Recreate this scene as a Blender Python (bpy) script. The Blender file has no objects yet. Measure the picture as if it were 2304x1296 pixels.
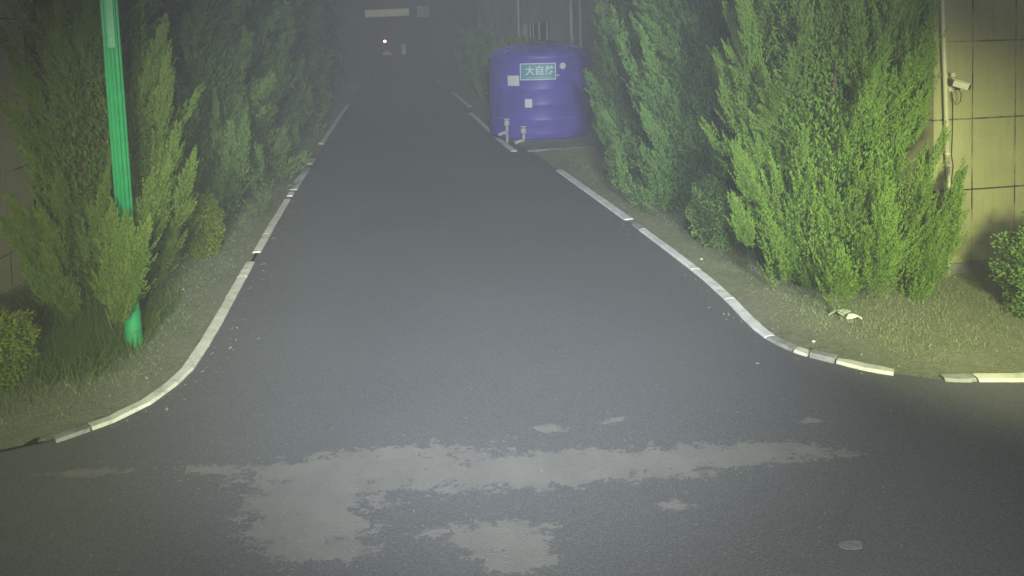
import bpy, bmesh, math, random
import numpy as np
from mathutils import Vector, Matrix
R_ = math.radians
random.seed(7); rng = np.random.default_rng(11)
sc = bpy.context.scene
COL = sc.collection

# ------------------------------------------------------------------ camera
CAM_H = 3.0; FPX = 1600.0
TILT = R_(3.0); ROLL = R_(1.6); YAW = R_(-9.905)          # looks 9.9 deg to the right of the road
PPY = 179.0                                               # lens shifted down (keeps uprights upright)
Rz = Matrix.Rotation(YAW, 3, 'Z')
F0 = Vector((0, math.cos(TILT), -math.sin(TILT))); R0 = Vector((1, 0, 0)); U0 = R0.cross(F0)
c_, s_ = math.cos(ROLL), math.sin(ROLL)
CF = Rz @ F0; CR = Rz @ (c_*R0 - s_*U0); CU = Rz @ (s_*R0 + c_*U0)
cd = bpy.data.cameras.new('camera'); cam = bpy.data.objects.new('camera', cd); COL.objects.link(cam)
M = Matrix((CR, CU, -CF)).transposed().to_4x4(); M.translation = Vector((0, 0, CAM_H))
cam.matrix_world = M
cd.sensor_width = 36; cd.lens = 36*FPX/2304; cd.shift_y = -(648-PPY)/2304
cd.clip_start = 0.05; cd.clip_end = 1000
sc.camera = cam

def at(px, py, Y=None, z=None, X=None):
    """photo pixel -> point on the plane Y=const, z=const or X=const"""
    d = CF*FPX + CR*(px-1152) - CU*(py-PPY)
    if z is not None: k = (z-CAM_H)/d.z
    elif X is not None: k = X/d.x
    else: k = Y/d.y
    return Vector((0, 0, CAM_H)) + d*k
def gp(px, py): return at(px, py, z=0.0)

# ------------------------------------------------------------------ world, lights, exposure
sc.render.engine = 'CYCLES'
w = bpy.data.worlds.new('World'); sc.world = w; w.use_nodes = True
nt = w.node_tree; bg = nt.nodes['Background']
sky = nt.nodes.new('ShaderNodeTexSky'); sky.sky_type = 'NISHITA'; sky.sun_disc = False
sky.sun_elevation = R_(24); sky.sun_rotation = R_(170)
hs = nt.nodes.new('ShaderNodeHueSaturation'); hs.inputs['Saturation'].default_value = 0.12
nt.links.new(sky.outputs[0], hs.inputs['Color']); nt.links.new(hs.outputs[0], bg.inputs['Color'])
bg.inputs['Strength'].default_value = 0.025
sc.view_settings.view_transform = 'Standard'; sc.view_settings.look = 'None'
sc.view_settings.exposure = 0.47; sc.view_settings.gamma = 1

def aim(o, frm, to):
    d = Vector(to)-Vector(frm); o.location = frm
    o.rotation_euler = d.to_track_quat('-Z', 'Y').to_euler()
# the camera's own white floodlight, cool core
def spot(name, frm, to, power, col, size, blend, rad):
    l = bpy.data.lights.new(name, 'SPOT'); l.energy = power; l.color = col
    l.spot_size = R_(size); l.spot_blend = blend; l.shadow_soft_size = rad
    o = bpy.data.objects.new(name, l); COL.objects.link(o); aim(o, frm, to); return o
spot('camera_floodlight', (0.1, -0.6, 4.7), (1.25, 10.0, 0.0), 3700, (0.80, 0.88, 1.0), 55, 1.0, 0.08)
# added fill spot behind the camera, no real mast; brightens the far road
spot('rear_fill_spot', (-0.4, -9.0, 5.0), (2.6, 17.0, 0.0), 14000, (0.94, 1.0, 0.94), 36, 1.0, 0.30)
spot('right_fill_spot', (3.6, 1.2, 2.7), (5.95, 7.4, 0.55), 1950, (0.95, 1.0, 0.52), 46, 1.0, 0.25)  # added yellow-green fill for the right wall and juniper, no lamp stands there
spot('left_fill_spot', (-0.2, -3.0, 3.2), (-2.6, 8.2, 0.85), 2500, (0.91, 1.0, 0.56), 28, 1.0, 0.15)  # weaker fill added for the left juniper and verge, not a real lamp

# ------------------------------------------------------------------ helpers
def tag(o, label=None, cat=None, group=None, kind=None):
    if label: o['label'] = label
    if cat: o['category'] = cat
    if group: o['group'] = group
    if kind: o['kind'] = kind
    return o
def thing(name, label, cat, loc=(0, 0, 0), rz=0, group=None):
    o = bpy.data.objects.new(name, None); COL.objects.link(o); o.location = loc
    o.rotation_euler = (0, 0, rz); o.empty_display_size = 0.2
    return tag(o, label, cat, group)
def obj(name, bm, mat, parent=None, smooth=False):
    me = bpy.data.meshes.new(name)
    if isinstance(bm, tuple):
        build_np(me, *bm)
    else:
        bmesh.ops.recalc_face_normals(bm, faces=bm.faces[:]); bm.to_mesh(me); bm.free()
    if mat: me.materials.append(mat)
    if smooth: me.polygons.foreach_set('use_smooth', [True]*len(me.polygons))
    o = bpy.data.objects.new(name, me); COL.objects.link(o)
    if parent: o.parent = parent
    return o
def build_np(me, V, F, tone=None):
    V = np.asarray(V, dtype=np.float32); F = np.asarray(F, dtype=np.int32)
    n, k = F.shape
    me.vertices.add(len(V)); me.vertices.foreach_set('co', V.ravel())
    me.loops.add(n*k); me.loops.foreach_set('vertex_index', F.ravel())
    me.polygons.add(n); me.polygons.foreach_set('loop_start', np.arange(0, n*k, k, dtype=np.int32))
    me.update(calc_edges=True); me.validate()
    if tone is not None:
        at_ = me.attributes.new('tone', 'FLOAT', 'POINT'); at_.data.foreach_set('value', np.asarray(tone, dtype=np.float32))
def nb(): return bmesh.new()
def box(bm, c, s, rot=None, bev=0):
    r = bmesh.ops.create_cube(bm, size=1.0)
    m = Matrix.Translation(Vector(c)) @ ((rot.to_4x4()) if rot is not None else Matrix()) @ Matrix.Diagonal((*s, 1))
    bmesh.ops.transform(bm, matrix=m, verts=r['verts'])
    if bev:
        es = list({e for v in r['verts'] for e in v.link_edges})
        bmesh.ops.bevel(bm, geom=es, offset=bev, segments=2, affect='EDGES', profile=0.7)
    return bm
def tube(bm, pts, rad, seg=10, cap=True):
    pts = [Vector(p) for p in pts]; rings = []
    rads = rad if isinstance(rad, (list, tuple)) else [rad]*len(pts)
    ref = None
    for i, p in enumerate(pts):
        t = (pts[min(i+1, len(pts)-1)]-pts[max(i-1, 0)]).normalized()
        if ref is None:
            ref = Vector((0, 0, 1)) if abs(t.z) < .9 else Vector((0, 1, 0))
        a = (ref - t*ref.dot(t)).normalized(); ref = a; b = t.cross(a)
        rings.append([bm.verts.new(p + (a*math.cos(q)+b*math.sin(q))*rads[i])
                      for q in (2*math.pi*k/seg for k in range(seg))])
    for i in range(len(rings)-1):
        for k in range(seg):
            bm.faces.new((rings[i][k], rings[i][(k+1) % seg], rings[i+1][(k+1) % seg], rings[i+1][k]))
    if cap:
        bm.faces.new(rings[0][::-1]); bm.faces.new(rings[-1])
    return bm
def lathe(bm, prof, seg=48, cx=0, cy=0):
    rings = [[bm.verts.new((cx+r*math.cos(2*math.pi*k/seg), cy+r*math.sin(2*math.pi*k/seg), z)) for k in range(seg)] for r, z in prof]
    for i in range(len(rings)-1):
        for k in range(seg):
            bm.faces.new((rings[i][k], rings[i][(k+1) % seg], rings[i+1][(k+1) % seg], rings[i+1][k]))
    bm.faces.new(rings[0][::-1]); bm.faces.new(rings[-1]); return bm

# ------------------------------------------------------------------ materials
def mat(name, col, rough=0.8, metal=0, spec=None):
    m = bpy.data.materials.new(name); m.use_nodes = True
    b = m.node_tree.nodes['Principled BSDF']
    b.inputs['Base Color'].default_value = (*col, 1); b.inputs['Roughness'].default_value = rough
    b.inputs['Metallic'].default_value = metal
    if spec is not None: b.inputs['Specular IOR Level'].default_value = spec
    return m
class NT:
    def __init__(s, m): s.m = m; s.t = m.node_tree; s.b = s.t.nodes['Principled BSDF']; s.co = None
    def n(s, t, **kw):
        x = s.t.nodes.new(t)
        for k, v in kw.items(): setattr(x, k, v)
        return x
    def l(s, a, b): s.t.links.new(a, b)
    def pos(s, scale=(1, 1, 1)):
        g = s.n('ShaderNodeNewGeometry'); mp = s.n('ShaderNodeMapping'); mp.inputs['Scale'].default_value = scale
        s.l(g.outputs['Position'], mp.inputs['Vector']); return mp.outputs[0]
    def noise(s, scale, detail=4, rough=.55, vec=None):
        x = s.n('ShaderNodeTexNoise'); x.inputs['Scale'].default_value = scale
        x.inputs['Detail'].default_value = detail; x.inputs['Roughness'].default_value = rough
        s.l(vec or s.pos(), x.inputs['Vector']); return x.outputs['Fac']
    def ramp(s, fac, stops):
        r = s.n('ShaderNodeValToRGB'); e = r.color_ramp.elements
        while len(e) < len(stops): e.new(.5)
        for k, (p, c) in enumerate(stops):
            e[k].position = p; e[k].color = (*c, 1) if not isinstance(c, (int, float)) else (c, c, c, 1)
        s.l(fac, r.inputs[0]); return r.outputs[0]
    def math(s, op, a, b=None, clamp=False):
        x = s.n('ShaderNodeMath', operation=op, use_clamp=clamp)
        for i, v in enumerate((a, b)):
            if v is None: continue
            if isinstance(v, (int, float)): x.inputs[i].default_value = v
            else: s.l(v, x.inputs[i])
        return x.outputs[0]
    def mix(s, f, a, b, mode='MIX'):
        x = s.n('ShaderNodeMix', data_type='RGBA', blend_type=mode)
        for i, v in ((0, f), (6, a), (7, b)):
            if isinstance(v, (int, float)): x.inputs[i].default_value = v
            elif isinstance(v, tuple): x.inputs[i].default_value = (*v, 1)
            else: s.l(v, x.inputs[i])
        return x.outputs[2]
    def bump(s, h, dist, strength=1.0):
        x = s.n('ShaderNodeBump'); x.inputs['Distance'].default_value = dist; x.inputs['Strength'].default_value = strength
        s.l(h, x.inputs['Height']); s.l(x.outputs[0], s.b.inputs['Normal'])
    def base(s, c): s.l(c, s.b.inputs['Base Color'])

def asphalt_mat():
    m = mat('asphalt', (.06, .06, .06), .85, spec=.35); N = NT(m)
    g = N.n('ShaderNodeNewGeometry'); sep = N.n('ShaderNodeSeparateXYZ'); N.l(g.outputs['Position'], sep.inputs[0])
    x, y = sep.outputs[0], sep.outputs[1]
    big = N.noise(.35, 5); mid = N.noise(3.0, 6, .65); fine = N.noise(70, 3, .7); grit = N.noise(260, 2, .6)
    base = N.mix(N.ramp(big, [(.35, 0.), (.7, 1.)]), (.110, .113, .118), (.135, .137, .140))
    base = N.mix(N.math('MULTIPLY', N.ramp(fine, [(.42, 0.), (.66, 1.)]), .75), base, (.20, .20, .198))
    base = N.mix(N.math('MULTIPLY', N.ramp(grit, [(.38, 1.), (.52, 0.)]), .5), base, (.05, .05, .052))
    # dusty worn patches: several soft ellipses broken up by noise
    pats = [(1230, 1055, 520, 42, .05), (1640, 1025, 260, 30, .04), (820, 1050, 300, 42, .12), (720, 1110, 165, 62, 0), (705, 1190, 150, 70, 0), (740, 1240, 120, 26, 0),
            (490, 1058, 95, 13, 0), (1130, 1215, 130, 46, 0), (1170, 1262, 90, 34, 0), (1000, 1195, 60, 14, 0),
            (1230, 964, 40, 9, 0), (1372, 948, 44, 8, .0), (1835, 948, 36, 7, 0), (1520, 1140, 45, 12, 0), (205, 1063, 85, 9, 0), (520, 1168, 40, 7, 0)]
    cy_, sy_ = math.cos(-YAW), math.sin(-YAW)
    uu = N.math('SUBTRACT', N.math('MULTIPLY', x, cy_), N.math('MULTIPLY', y, sy_))
    vv = N.math('ADD', N.math('MULTIPLY', x, sy_), N.math('MULTIPLY', y, cy_))
    acc = None
    for px, py, hx, hy, sl in pats:
        def uv(q): return q.x*cy_-q.y*sy_, q.x*sy_+q.y*cy_
        c0 = uv(gp(px, py)); a = abs(uv(gp(px+hx, py))[0]-uv(gp(px-hx, py))[0])/2; b = abs(uv(gp(px, py-hy))[1]-uv(gp(px, py+hy))[1])/2
        dx = N.math('SUBTRACT', uu, c0[0]); k1 = N.math('DIVIDE', dx, a)
        k2 = N.math('DIVIDE', N.math('SUBTRACT', N.math('SUBTRACT', vv, c0[1]), N.math('MULTIPLY', dx, sl)), b)
        d = N.math('SQRT', N.math('ADD', N.math('MULTIPLY', k1, k1), N.math('MULTIPLY', k2, k2)))
        f = N.math('MULTIPLY', N.math('SUBTRACT', 1.0, d), min(1.0, b/.10)); f = N.math('MAXIMUM', f, -1.0)
        acc = f if acc is None else N.math('MAXIMUM', acc, f)
    mp = N.n('ShaderNodeMapping'); cb = N.n('ShaderNodeCombineXYZ'); N.l(uu, cb.inputs[0]); N.l(vv, cb.inputs[1]); N.l(cb.outputs[0], mp.inputs[0])
    mp.inputs['Scale'].default_value = (1, 1.35, 1)
    edge = N.noise(7.0, 9, .70, mp.outputs[0]); warp = N.noise(2.2, 3, .5, mp.outputs[0])
    q = N.math('ADD', N.math('MULTIPLY', acc, .55), N.math('MULTIPLY', N.math('SUBTRACT', edge, .5), 1.5))
    q = N.math('ADD', q, N.math('MULTIPLY', N.math('SUBTRACT', warp, .5), .4))
    e2 = N.noise(24.0, 5, .7, mp.outputs[0]); q = N.math('ADD', q, N.math('MULTIPLY', N.math('SUBTRACT', e2, .5), .85))
    pm = N.ramp(q, [(.03, 0.), (.09, 1.)])
    pm = N.math('MULTIPLY', pm, N.ramp(mid, [(.25, .75), (.6, 1.)]))
    base = N.mix(N.math('MULTIPLY', pm, N.math('ADD', .38, N.math('MULTIPLY', mid, .6))), base, (.245, .236, .21))
    sp = N.noise(38, 2, .5, N.pos((1, 1, 1))); base = N.mix(N.ramp(sp, [(.70, 0.), (.73, .7)]), base, (.32, .32, .31))
    N.base(base)
    N.bump(N.math('ADD', fine, N.math('MULTIPLY', grit, .6)), .006, .8); return m
def ground_mat():
    m = mat('soil', (.12, .1, .07), .95, spec=.1); N = NT(m)
    a = N.noise(.8, 6, .6); b = N.noise(14, 6, .7); c = N.noise(60, 4, .7)
    col = N.mix(N.ramp(a, [(.38, 0.), (.62, 1.)]), (.235, .25, .17), (.18, .22, .115))
    col = N.mix(N.ramp(b, [(.35, 0.), (.7, .8)]), col, (.32, .31, .215))
    col = N.mix(N.ramp(c, [(.6, 0.), (.75, .35)]), col, (.36, .33, .24))
    N.base(col); N.bump(N.math('ADD', b, c), .03, .9); return m
def paint_mat(name, c0, c1, wear=.55):
    m = mat(name, c0, .75, spec=.3); N = NT(m)
    a = N.noise(7, 8, .75); b = N.noise(45, 5, .7); d = N.noise(1.3, 3)
    f = N.math('ADD', N.math('MULTIPLY', a, .7), N.math('MULTIPLY', b, .3))
    col = N.mix(N.ramp(d, [(.35, 0.), (.65, 1.)]), c0, tuple(v*.8 for v in c0))
    col = N.mix(N.ramp(f, [(wear-.05, 0.), (wear+.10, .9)]), col, c1)
    N.base(col); N.bump(f, .006, .8); return m
def leaf_mat(name, dark, light, dry=(.16, .14, .06), dryf=.1, sc_=1.3):
    m = mat(name, light, .72, spec=.18); N = NT(m)
    g = N.n('ShaderNodeNewGeometry'); a = N.noise(sc_, 3); b = N.noise(6.5, 3)
    at_ = N.n('ShaderNodeAttribute'); at_.attribute_name = 'tone'
    f = N.math('ADD', N.math('MULTIPLY', a, .40), N.math('ADD', N.math('MULTIPLY', b, .25), N.math('MULTIPLY', g.outputs['Random Per Island'], .14)))
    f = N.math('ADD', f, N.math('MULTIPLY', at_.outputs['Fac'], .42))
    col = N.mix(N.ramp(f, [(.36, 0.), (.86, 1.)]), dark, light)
    r2 = N.math('FRACT', N.math('MULTIPLY', g.outputs['Random Per Island'], 37.0))
    col = N.mix(N.ramp(r2, [(1-dryf-.01, 0.), (1-dryf, .7)]), col, dry)
    N.base(col)
    return m
def wall_mat(name, col, x_j, z_j, jw=.012, axis='x'):
    """cladding in large slabs: joints at the listed coordinates"""
    m = mat(name, col, .7, spec=.3); N = NT(m)
    g = N.n('ShaderNodeNewGeometry'); sep = N.n('ShaderNodeSeparateXYZ'); N.l(g.outputs['Position'], sep.inputs[0])
    hx = sep.outputs[0 if axis == 'x' else 1]; z = sep.outputs[2]
    fade = N.noise(1.3, 4); j = None
    wob = N.math('MULTIPLY', N.math('SUBTRACT', N.noise(30, 2), .5), .012)
    for src, lst in ((hx, x_j), (z, z_j)):
        for v in lst:
            d = N.math('ABSOLUTE', N.math('SUBTRACT', N.math('ADD', src, wob), v))
            k = N.math('LESS_THAN', d, jw)
            j = k if j is None else N.math('MAXIMUM', j, k)
    a = N.noise(2.2, 6, .65); b = N.noise(40, 4, .7); st = N.noise(3, 5, .6, N.pos((5, 5, .35)))
    c = N.mix(N.ramp(a, [(.3, 0.), (.7, 1.)]), tuple(v*.86 for v in col), tuple(min(1, v*1.08) for v in col))
    c = N.mix(N.ramp(b, [(.35, .35), (.65, 0.)]), c, tuple(v*.6 for v in col))
    c = N.mix(N.ramp(st, [(.5, 0.), (.72, .35)]), c, tuple(v*.55 for v in col))
    jj = N.math('MULTIPLY', j, N.ramp(fade, [(.42, .12), (.56, 1.)]))
    c = N.mix(jj, c, (.03, .03, .022)); N.base(c)
    N.bump(N.math('SUBTRACT', N.math('MULTIPLY', b, .12), jj), .006, .7); return m
def noisy(name, col, amp=.25, scale=8, rough=.6, metal=0, spec=None, bump=.002):
    m = mat(name, col, rough, metal, spec); N = NT(m); a = N.noise(scale, 6, .65)
    N.base(N.mix(N.ramp(a, [(.3, 0.), (.7, 1.)]), tuple(v*(1-amp) for v in col), tuple(min(1, v*(1+amp)) for v in col)))
    N.bump(a, bump, .6); return m

M_ASPH = asphalt_mat(); M_SOIL = ground_mat()
M_KERB = paint_mat('kerb_paint', (.84, .84, .66), (.33, .325, .26), .56)
M_KERBW = paint_mat('kerb_paint_cool', (.82, .82, .79), (.30, .30, .29), .57)
M_STONE = paint_mat('kerb_bare', (.40, .40, .36), (.20, .20, .18), .52)
M_JUN = leaf_mat('juniper_bright', (.092, .175, .022), (.160, .27, .036), dryf=.05)
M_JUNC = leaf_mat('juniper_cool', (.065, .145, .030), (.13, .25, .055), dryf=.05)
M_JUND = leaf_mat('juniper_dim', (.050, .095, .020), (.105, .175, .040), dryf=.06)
M_JUNO = leaf_mat('juniper_olive', (.060, .105, .012), (.13, .21, .026), (.17, .13, .05), .12)
M_BOX = leaf_mat('boxwood_leaf', (.09, .17, .04), (.22, .36, .09), dryf=.06, sc_=3)
M_BOXY = leaf_mat('privet_yellow', (.11, .16, .010), (.30, .38, .03), dryf=.04, sc_=2)
M_GRASS = leaf_mat('grass_blade', (.20, .25, .115), (.27, .32, .155), (.34, .34, .21), .10, .7)
M_BARK = noisy('bark', (.10, .07, .045), .4, 14, .9, bump=.01)
M_GREEN = noisy('green_pole_paint', (.022, .30, .10), .14, 9, .45, spec=.45)
M_GREEND = noisy('green_groove_paint', (.006, .10, .035), .2, 9, .6)
M_TANK = noisy('blue_polyethylene', (.085, .065, .38), .22, 1.6, .42, spec=.4, bump=.003)
M_LID = noisy('lid_plastic', (.03, .03, .12), .3, 3, .6)
M_WHITE = noisy('white_label', (.62, .61, .64), .12, 20, .6)
M_PVC = noisy('cream_pvc', (.55, .52, .33), .1, 12, .5)
M_PVCW = noisy('white_pvc', (.60, .60, .55), .12, 12, .45)
M_CAMB = noisy('camera_housing', (.62, .60, .42), .08, 15, .45)
M_BLACK = noisy('black_rubber', (.02, .02, .018), .3, 15, .6)
M_TEAL = noisy('teal_sign_face', (.10, .27, .36), .12, 6, .5)
M_TXT = noisy('sign_letter_white', (.62, .68, .72), .08, 20, .6)
M_CONC = noisy('concrete', (.20, .195, .18), .25, 5, .9, bump=.004)
M_METAL = noisy('galvanised', (.42, .42, .42), .2, 10, .5, bump=.001)
M_FAR = noisy('far_render', (.05, .049, .047), .2, .8, .9)
M_FARB = noisy('far_facade', (.32, .31, .29), .2, .8, .9)
M_FARP = noisy('far_pipe_white', (.62, .60, .57), .1, 10, .6)
M_GLASS = mat('dark_glass', (.015, .017, .02), .08, spec=.5)
M_YEL = noisy('yellow_board', (.85, .84, .55), .12, 3, .6)

# ------------------------------------------------------------------ ground height field and road
LK = [(-2.03, 70), (-2.03, 38), (-2.03, 20), (-2.0, 15), (-1.98, 11), (-1.94, 8.3), (-1.94, 7.4), (-1.95, 7.0), (-2.02, 6.7), (-2.14, 6.4), (-2.33, 6.16), (-2.5, 6.04), (-2.66, 5.94)]
RK = [(3.82, 70), (3.82, 33), (3.82, 16), (3.83, 11), (3.83, 9.4), (3.80, 8.2), (3.73, 7.4), (3.66, 6.85), (3.63, 6.5), (3.66, 6.24), (3.75, 6.02), (3.92, 5.80), (4.10, 5.60), (4.28, 5.44)]
LPOLY = LK + [(-3.0, 5.84), (-4.2, 5.72), (-30, 5.5), (-30, 70)]
RPOLY = RK + [(4.6, 5.24), (5.24, 5.10), (7, 4.95), (30, 4.6), (30, 70)]
def inpoly(X, Y, poly):
    ins = np.zeros(X.shape, bool); n = len(poly)
    for i in range(n):
        x1, y1 = poly[i]; x2, y2 = poly[(i+1) % n]
        c = ((y1 > Y) != (y2 > Y)) & (X < (x2-x1)*(Y-y1)/((y2-y1) if y2 != y1 else 1e-9)+x1)
        ins ^= c
    return ins
def pdist(X, Y, poly, closed=True):
    D = np.full(X.shape, 1e9); n = len(poly)
    for i in range(n if closed else n-1):
        a = np.array(poly[i], float); b = np.array(poly[(i+1) % n], float); ab = b-a
        t = np.clip(((X-a[0])*ab[0]+(Y-a[1])*ab[1])/max(ab@ab, 1e-9), 0, 1)
        D = np.minimum(D, np.hypot(X-a[0]-t*ab[0], Y-a[1]-t*ab[1]))
    return D
def sdist(X, Y):
    s = -1e9*np.ones(X.shape)
    for p in (LPOLY, RPOLY):
        d = pdist(X, Y, p); s = np.maximum(s, np.where(inpoly(X, Y, p), d, -d))
    return s
def vnoise(X, Y, f, seed=0):
    return (np.sin(X*f*1.3+seed)*np.cos(Y*f*1.1+seed*2.1)+np.sin(X*f*2.7+Y*f*1.9+seed)*.5+np.cos(Y*f*3.7-X*f*2.3+seed*.7)*.35)/1.85
def gz(X, Y):
    X = np.asarray(X, float); Y = np.asarray(Y, float); s = sdist(X, Y)
    z = -.035 + .035*np.clip((s+.30)/.22, 0, 1) + .05*np.clip(s/.5, 0, 1) + .03*np.clip((s-.4)/2, 0, 1)
    return z + np.where(s > .05, .012*vnoise(X, Y, 6)+.008*vnoise(X, Y, 17, 2), 0)
def gz1(x, y): return float(gz(np.array([x]), np.array([y]))[0])
xs = np.concatenate([[-300, -80, -30, -16], np.arange(-10, 12.01, .1), [16, 30, 80, 300]])
ys = np.concatenate([[-300, -60, -10, 2], np.arange(4, 14, .08), np.arange(14, 45, .4), [50, 60, 70, 90, 300, 600]])
XX, YY = np.meshgrid(xs, ys); ZZ = gz(XX, YY)
V = np.stack([XX, YY, ZZ], -1).reshape(-1, 3); nx, ny = len(xs), len(ys)
I = (np.arange(ny-1)[:, None]*nx+np.arange(nx-1)[None, :]).ravel()
g = obj('ground', (V, np.stack([I, I+1, I+nx+1, I+nx], 1)), M_SOIL, smooth=True); tag(g, kind='structure')
# road sheet: cross street in front, side road running away
bm = nb()
outl = [(-60, -40), (60, -40), (60, 4.45)] + [(30, 4.6), (7, 4.95), (5.24, 5.10), (4.6, 5.24)] + RK[::-1] + LK + [(-3.0, 5.84), (-4.2, 5.72), (-30, 5.5), (-60, 5.4)]
vs = [bm.verts.new((x, y, .004)) for x, y in outl]; f = bm.faces.new(vs)
bmesh.ops.triangulate(bm, faces=[f]); rd = obj('road', bm, M_ASPH); tag(rd, kind='structure')

# kerbs: runs of stones, each stone jittered, small joints between
def resample(pts, step):
    P = [Vector((*p, 0)) for p in pts]; out = [P[0].copy()]; 
    for a, b in zip(P, P[1:]):
        n = max(1, int((b-a).length/step)); out += [a.lerp(b, k/n) for k in range(1, n+1)]
    return out
def kerb(pts, m, wid=.125, hgt=.030, stone=.99, name='kerb', endround=False):
    bm = nb(); P = resample(pts, .09); L = 0; cur = [P[0]]; stones = []
    for a, b in zip(P, P[1:]):
        L += (b-a).length; cur.append(b)
        if L >= stone: stones.append(cur); cur = [b]; L = 0
    if len(cur) > 2 or (len(cur) == 2 and not stones): stones.append(cur)
    elif stones: stones[-1] += cur[1:]
    for st in stones:
        jx = random.uniform(-.003, .003); jz = random.uniform(-.002, .002); rings = []; n = len(st)
        for i, p in enumerate(st):
            t = (st[min(i+1, n-1)]-st[max(i-1, 0)]).normalized(); s = Vector((t.y, -t.x, 0))
            q = p.copy()
            if i == 0: q = p + t*.002
            if i == n-1: q = p - t*.002
            w2 = wid/2*(1+random.uniform(-.03, .03)); h = hgt+jz+random.uniform(-.003, .003)
            e = .75 if (endround and (i in (0, n-1))) else 1
            w2 *= e; c = .018
            prof = [(-w2, -.03), (-w2, h-c), (-w2+c, h), (w2-c, h), (w2, h-c), (w2, -.03)]
            rings.append([bm.verts.new(q + s*(u+jx) + Vector((0, 0, v))) for u, v in prof])
        for i in range(n-1):
            for k in range(5): bm.faces.new((rings[i][k], rings[i][k+1], rings[i+1][k+1], rings[i+1][k]))
        bm.faces.new(rings[0]); bm.faces.new(rings[-1][::-1])
    o = obj(name, bm, m); tag(o, kind='structure'); return o
def G(px, py): p = gp(px, py); return (p.x, p.y)
# left side, near to far
kerb([(-2.66, 5.94), (-2.5, 6.04), (-2.46, 6.065)], M_STONE)
kerb([(-2.455, 6.07), (-2.33, 6.16), (-2.14, 6.40), (-2.02, 6.7), (-1.96, 7.0), (-1.95, 7.4), (-1.955, 8.3), (-2.0, 10.35)], M_KERB, stone=.72)
kerb([(-2.0, 10.85), (-2.03, 12.6), (-2.05, 14.5)], M_KERB)
kerb([(-2.05, 14.85), (-2.06, 15.2)], M_KERBW, stone=.5, hgt=.03)
kerb([(-2.06, 15.5), (-2.07, 16.5), (-2.07, 18.2)], M_KERBW, wid=.17)
kerb([(-2.07, 18.8), (-2.08, 19.7)], M_KERBW, wid=.17)
kerb([(-2.12, 22.6), (-2.12, 27), (-2.1, 32), (-2.08, 38)], M_KERBW, wid=.17)
# right side
kerb([(4.28, 5.44), (4.10, 5.60), (3.95, 5.76)], M_KERB, stone=.5, endround=True)
kerb([(3.94, 5.77), (3.80, 5.93)], M_STONE, stone=.5, hgt=.05)
kerb([(3.79, 5.94), (3.72, 6.05)], M_KERB, stone=.5)
kerb([(3.715, 6.06), (3.66, 6.24), (3.64, 6.36)], M_STONE, stone=.6)
kerb([(3.64, 6.37), (3.64, 6.6), (3.67, 6.9), (3.74, 7.4), (3.80, 8.1), (3.83, 9.3), (3.84, 10.45)], M_KERBW)
kerb([(3.84, 10.5), (3.845, 10.85)], M_STONE, stone=.6, hgt=.03)
kerb([(3.85, 11.15), (3.84, 13.4), (3.83, 15.9)], M_KERBW, wid=.17)
kerb([(3.34, 19.1), (3.32, 22), (3.38, 25), (3.46, 30.4)], M_KERBW, wid=.17)
kerb([(3.76, 33.2), (3.85, 38), (3.9, 44)], M_KERBW, wid=.17)
kerb([(3.95, 46), (4.0, 58)], M_STONE)
kerb([(4.60, 5.26), (4.8, 5.215), (4.86, 5.20)], M_STONE, stone=.5, endround=True)
kerb([(4.87, 5.198), (5.24, 5.11), (7, 4.96), (10, 4.9)], M_KERB, stone=.5)

# ------------------------------------------------------------------ foliage
def leaves_np(P, D, L, Wd):
    """kite-shaped leaves: positions, directions, lengths, widths"""
    n = len(P); D = D/np.linalg.norm(D, axis=1, keepdims=True)
    r = rng.normal(size=(n, 3)); S = np.cross(D, r); S /= np.linalg.norm(S, axis=1, keepdims=True)+1e-9
    L = L[:, None]; Wd = Wd[:, None]
    a = P; b = P+D*L*.45+S*Wd; c = P+D*L; d = P+D*L*.45-S*Wd
    V = np.stack([a, b, c, d], 1).reshape(-1, 3); F = np.arange(4*n).reshape(n, 4); return V, F
def plumes(bases, dirs, lens, wids, nl, leaf=(.05, .10), lw=.010, bend=.25):
    """flame-shaped sprays: leaves set round a curved, tapering axis"""
    n = len(bases); dirs = dirs/np.linalg.norm(dirs, axis=1, keepdims=True)
    idx = np.repeat(np.arange(n), nl); m = len(idx)
    s = rng.random(m)**.85; up = np.array([0, 0, 1.])
    ax = bases[idx]+dirs[idx]*(lens[idx]*s)[:, None]+up*(bend*lens[idx]*s*s)[:, None]
    tan = dirs[idx]+up*(2*bend*s)[:, None]; tan /= np.linalg.norm(tan, axis=1, keepdims=True)
    r = rng.normal(size=(m, 3)); rad = r-tan*np.sum(r*tan, 1, keepdims=True); rad /= np.linalg.norm(rad, axis=1, keepdims=True)
    prof = (np.minimum(1, .30+2.0*s))*(1-s)**.85+.02
    ax = ax+rad*(wids[idx]*prof*np.sqrt(rng.random(m)))[:, None]
    D = tan*1.0+rad*.45*(1.1-s)[:, None]+rng.normal(size=(m, 3))*.16
    V, F = leaves_np(ax, D, rng.uniform(leaf[0], leaf[1], m)*(1.1-.4*s), np.full(m, lw)*rng.uniform(.6, 1.3, m))
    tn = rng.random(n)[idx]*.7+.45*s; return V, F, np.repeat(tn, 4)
def crown_pts(n, z0, z1, prof, seed, depth=(.62, 1.06)):
    """points near the surface of a lobed, uneven crown"""
    z = rng.random(n); ph = rng.random(n)*2*np.pi
    zz = z0+(z1-z0)*z; r = np.interp(z, [p[0] for p in prof], [p[1] for p in prof])
    r = r*(1+.13*np.sin(3*ph+seed+z*4)+.10*np.sin(5*ph-seed*2+z*9)+.07*np.sin(9*ph+z*17+seed))
    d = depth[0]+(depth[1]-depth[0])*rng.random(n)**.6
    P = np.stack([np.cos(ph)*r*d, np.sin(ph)*r*d, zz], 1); return P, ph, d
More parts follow.
